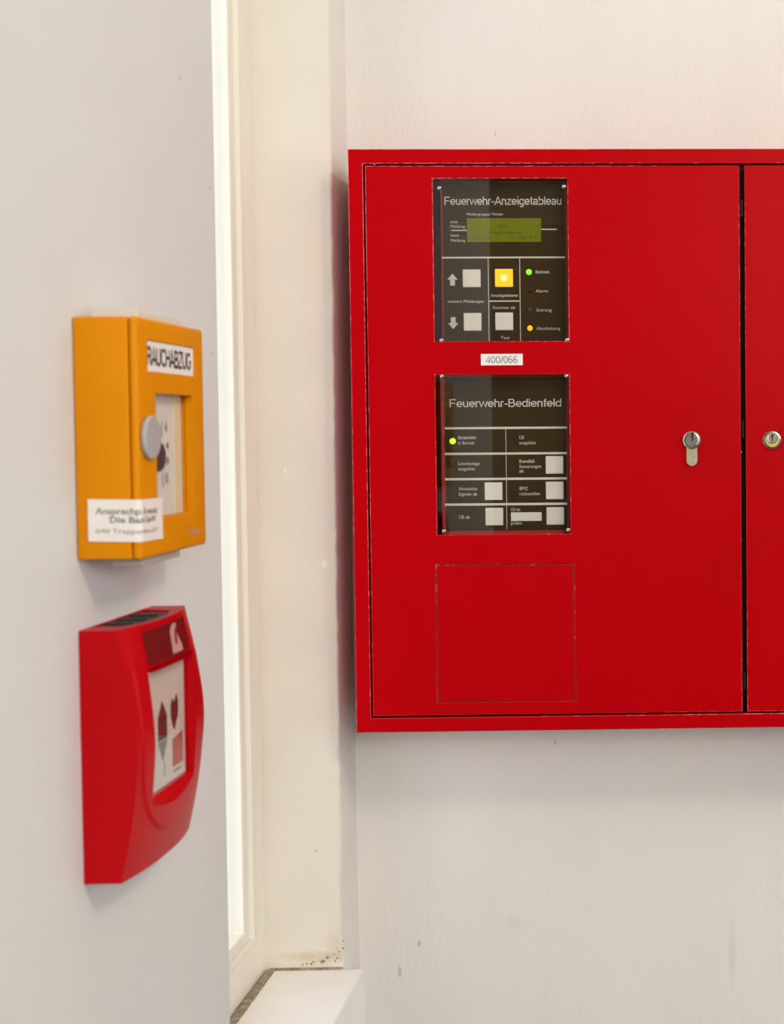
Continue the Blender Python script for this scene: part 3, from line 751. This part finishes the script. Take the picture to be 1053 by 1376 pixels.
# ------------------------------------------------------------------ red call point
RY0, RY1, RZ0, RZ1 = 0.760, 0.868, -0.2415, -0.1050
red = thing('manual_call_point', (XW, (RY0 + RY1) / 2, RZ0), 'curved red manual fire alarm call point low on the left wall', 'call point')
YM = (RY0 + RY1) / 2
PZ = [-0.2415, -0.2190, -0.1970, -0.1680, -0.1380, -0.1050]
PXn = [-0.2953, -0.2905, -0.2872, -0.2850, -0.2885, -0.2955]
PB = [0.0050, 0.0045, 0.0035, 0.0028, 0.0045, 0.0080]
def interp(z, A):
    """Smooth (Catmull-Rom) interpolation over PZ."""
    z = min(max(z, PZ[0]), PZ[-1])
    for i in range(len(PZ) - 1):
        if z <= PZ[i + 1]: break
    h = PZ[i + 1] - PZ[i]; t_ = (z - PZ[i]) / h
    def tan(k):
        if k == 0: return (A[1] - A[0]) / (PZ[1] - PZ[0])
        if k == len(A) - 1: return (A[-1] - A[-2]) / (PZ[-1] - PZ[-2])
        return (A[k + 1] - A[k - 1]) / (PZ[k + 1] - PZ[k - 1])
    m0, m1 = tan(i) * h, tan(i + 1) * h
    return ((2 * t_**3 - 3 * t_**2 + 1) * A[i] + (t_**3 - 2 * t_**2 + t_) * m0 + (-2 * t_**3 + 3 * t_**2) * A[i + 1] + (t_**3 - t_**2) * m1)
def front_x(y, z, raised=True):
    u = (y - YM) / ((RY1 - RY0) / 2)
    x = interp(z, PXn) + interp(z, PB) * (1 - abs(u) ** 2.4)
    if raised:                      # raised U-shaped panel round the window
        hw_, zc = 0.0485, -0.180
        dd = abs(y - YM) - hw_ if z > zc else math.hypot((y - YM), (z - zc) * 1.08) - hw_
        s = min(max((0.0006 - dd) / 0.0012, 0), 1); s = s * s * (3 - 2 * s)
        top = min(max((-0.112 - z) / 0.02, 0), 1)
        x += 0.0011 * s * top
    return x
NU, NV = 90, 110
bm = bmesh.new(); G = []
for j in range(NV + 1):
    z = RZ0 + (RZ1 - RZ0) * j / NV
    G.append([bm.verts.new((front_x(RY0 + (RY1 - RY0) * i / NU, z), RY0 + (RY1 - RY0) * i / NU, z)) for i in range(NU + 1)])
for j in range(NV):
    for i in range(NU): bm.faces.new((G[j][i], G[j][i + 1], G[j + 1][i + 1], G[j + 1][i]))
rim = [G[0][i] for i in range(NU + 1)] + [G[j][NU] for j in range(1, NV + 1)] + [G[NV][i] for i in range(NU - 1, -1, -1)] + [G[j][0] for j in range(NV - 1, 0, -1)]
bk = [bm.verts.new((XW + 0.0003, v.co.y, v.co.z)) for v in rim]
for i in range(len(rim)):
    j = (i + 1) % len(rim); bm.faces.new((rim[i], bk[i], bk[j], rim[j]))
bm.faces.new(bk)
body = obj('body', bm, M['red_plastic'], red)
# cutter: rectangular back, U-shaped front, sloping lip below the glass
OY0, OY1, OZ0, OZ1 = 0.7780, 0.8445, -0.2010, -0.1308
n = 16
bkp = [(OY0, OZ1)] + [(OY0 + (OY1 - OY0) * i / n, OZ0) for i in range(n + 1)] + [(OY1, OZ1)]
frp = [(OY0, OZ1)] + [(OY0 + (OY1 - OY0) * i / n, OZ0 - 0.0065 - 0.0150 * math.sin(math.pi * i / n) ** 0.9) for i in range(n + 1)] + [(OY1, OZ1)]
bm = bmesh.new(); XCARD = -0.2892
A = [bm.verts.new((XCARD, *p)) for p in bkp]; B = [bm.verts.new((-0.2760, *p)) for p in frp]
bm.faces.new(A); bm.faces.new(B[::-1])
for i in range(len(A)):
    j = (i + 1) % len(A); bm.faces.new((A[i], B[i], B[j], A[j]))
cc = cutter(bm)
# slot in the top
TP = [(-0.3140, 0.7735), (-0.2985, 0.7770), (-0.2915, 0.800), (-0.2912, 0.825), (-0.2965, 0.846), (-0.3140, 0.850)]
bm = bmesh.new()
A = [bm.verts.new((*p, -0.1070)) for p in TP]; B = [bm.verts.new((*p, -0.0900)) for p in TP]
bm.faces.new(A); bm.faces.new(B[::-1])
for i in range(len(A)):
    j = (i + 1) % len(A); bm.faces.new((A[i], B[i], B[j], A[j]))
ct = cutter(bm)
bpy.context.view_layer.update()
boolean(body, [cc, ct])
def conf(y, z, d): return Vector((front_x(y, z) + d, y, z))
obj('top_insert', box(-0.3135, -0.2925, 0.777, 0.846, -0.1072, -0.1063), M['vent'], red)
for k in range(3):
    obj('vent_rib', box(-0.3130, -0.2990, 0.790 + k * 0.018, 0.796 + k * 0.018, -0.1064, -0.1053), M['black'], red)
def patch(y0, y1, z0, z1, d, m=16):
    bm = bmesh.new(); A = [[bm.verts.new(conf(y0 + (y1 - y0) * i / m, z0 + (z1 - z0) * j / m, d)) for i in range(m + 1)] for j in range(m + 1)]
    for j in range(m):
        for i in range(m): bm.faces.new((A[j][i], A[j][i + 1], A[j + 1][i + 1], A[j + 1][i]))
    r_ = bmesh.ops.solidify(bm, geom=bm.faces[:], thickness=0.0003)
    return bm
lb = obj('house_label', patch(0.7805, 0.8465, -0.1277, -0.1085, 0.0004), M['label_red'], red)
lb['label'] = 'glossy dark red label with a pale burning house emblem'
def decal(pts, m, parent, d=0.0009):
    bm = bmesh.new(); bm.faces.new([bm.verts.new((0, *p)) for p in pts])
    bmesh.ops.triangulate(bm, faces=bm.faces[:])
    for _ in range(2): bmesh.ops.subdivide_edges(bm, edges=bm.edges, cuts=1)
    for v in bm.verts: v.co = conf(v.co.y, v.co.z, d)
    return obj('emblem', bm, M[m], parent, smooth=60)
def sh(y, z, pts, k=1.0): return [(y + a * k, z + b * k) for a, b in pts]
decal(sh(0.8210, -0.1182, [(-0.0085, -0.0078), (-0.006, -0.001), (-0.0075, 0.005), (-0.003, 0.0086), (0.004, 0.0088), (0.002, 0.004), (0.0045, 0.0), (0.008, -0.004), (0.0085, -0.0078)]), 'emblem', lb)
decal(sh(0.8200, -0.1172, [(-0.0015, -0.004), (0.0, 0.003), (0.0015, 0.006), (0.0028, 0.001), (0.0012, -0.004)]), 'label_red', lb, 0.0012)
obj('lip_bar', patch(0.7790, 0.8465, -0.1312, -0.1284, 0.0010), M['red_plastic'], red)
card = obj('card', box(XCARD - 0.0008, XCARD + 0.0004, OY0 + 0.0002, OY1 - 0.0002, OZ0 + 0.0002, OZ1 - 0.0002), M['card'], red)
card['label'] = 'white instruction card with small dark red pictograms'
def flat(pts, m, name='pictogram'):
    return obj(name, prism(pts, 'x', XCARD + 0.0003, XCARD + 0.00065), M[m], card, smooth=0)
cy_ = 0.8080
flat(sh(cy_, -0.1640, [(-0.0075, -0.0100), (0.0065, -0.0100), (0.0065, 0.0030), (-0.0005, 0.0120), (-0.0075, 0.0030)]), 'ink_red')
flat(sh(cy_, -0.1640, [(-0.0075, -0.0108), (0.0065, -0.0108), (0.0018, -0.0190), (-0.0005, -0.0225), (-0.0030, -0.0190)]), 'ink_blue_grey')
flat(sh(cy_ + 0.019, -0.1600, [(-0.0055, -0.0040), (-0.003, -0.0095), (0.0, -0.0125), (0.0025, -0.0085), (0.0060, -0.0040), (0.0065, 0.0030), (0.0035, 0.0080), (0.0, 0.0035), (-0.0035, 0.0065), (-0.006, 0.0020)]), 'ink_red')
flat(sh(cy_ + 0.0235, -0.1835, [(-0.0085, -0.0100), (0.0080, -0.0100), (0.0080, 0.0080), (-0.0085, 0.0060)]), 'ink_rose')
flat(sh(cy_ + 0.0015, -0.1915, [(-0.0004, -0.004), (0.0004, -0.004), (0.0004, 0.004), (-0.0004, 0.004)]), 'ink_grey')
flat(sh(cy_ + 0.022, -0.1962, [(-0.006, -0.0007), (0.006, -0.0007), (0.006, 0.0006), (-0.006, 0.0006)]), 'ink_grey')
obj('glass_cover', box(XCARD + 0.0016, XCARD + 0.0026, OY0 + 0.0003, OY1 - 0.0003, OZ0 - 0.0002, OZ1 - 0.0002), M['pane'], red)
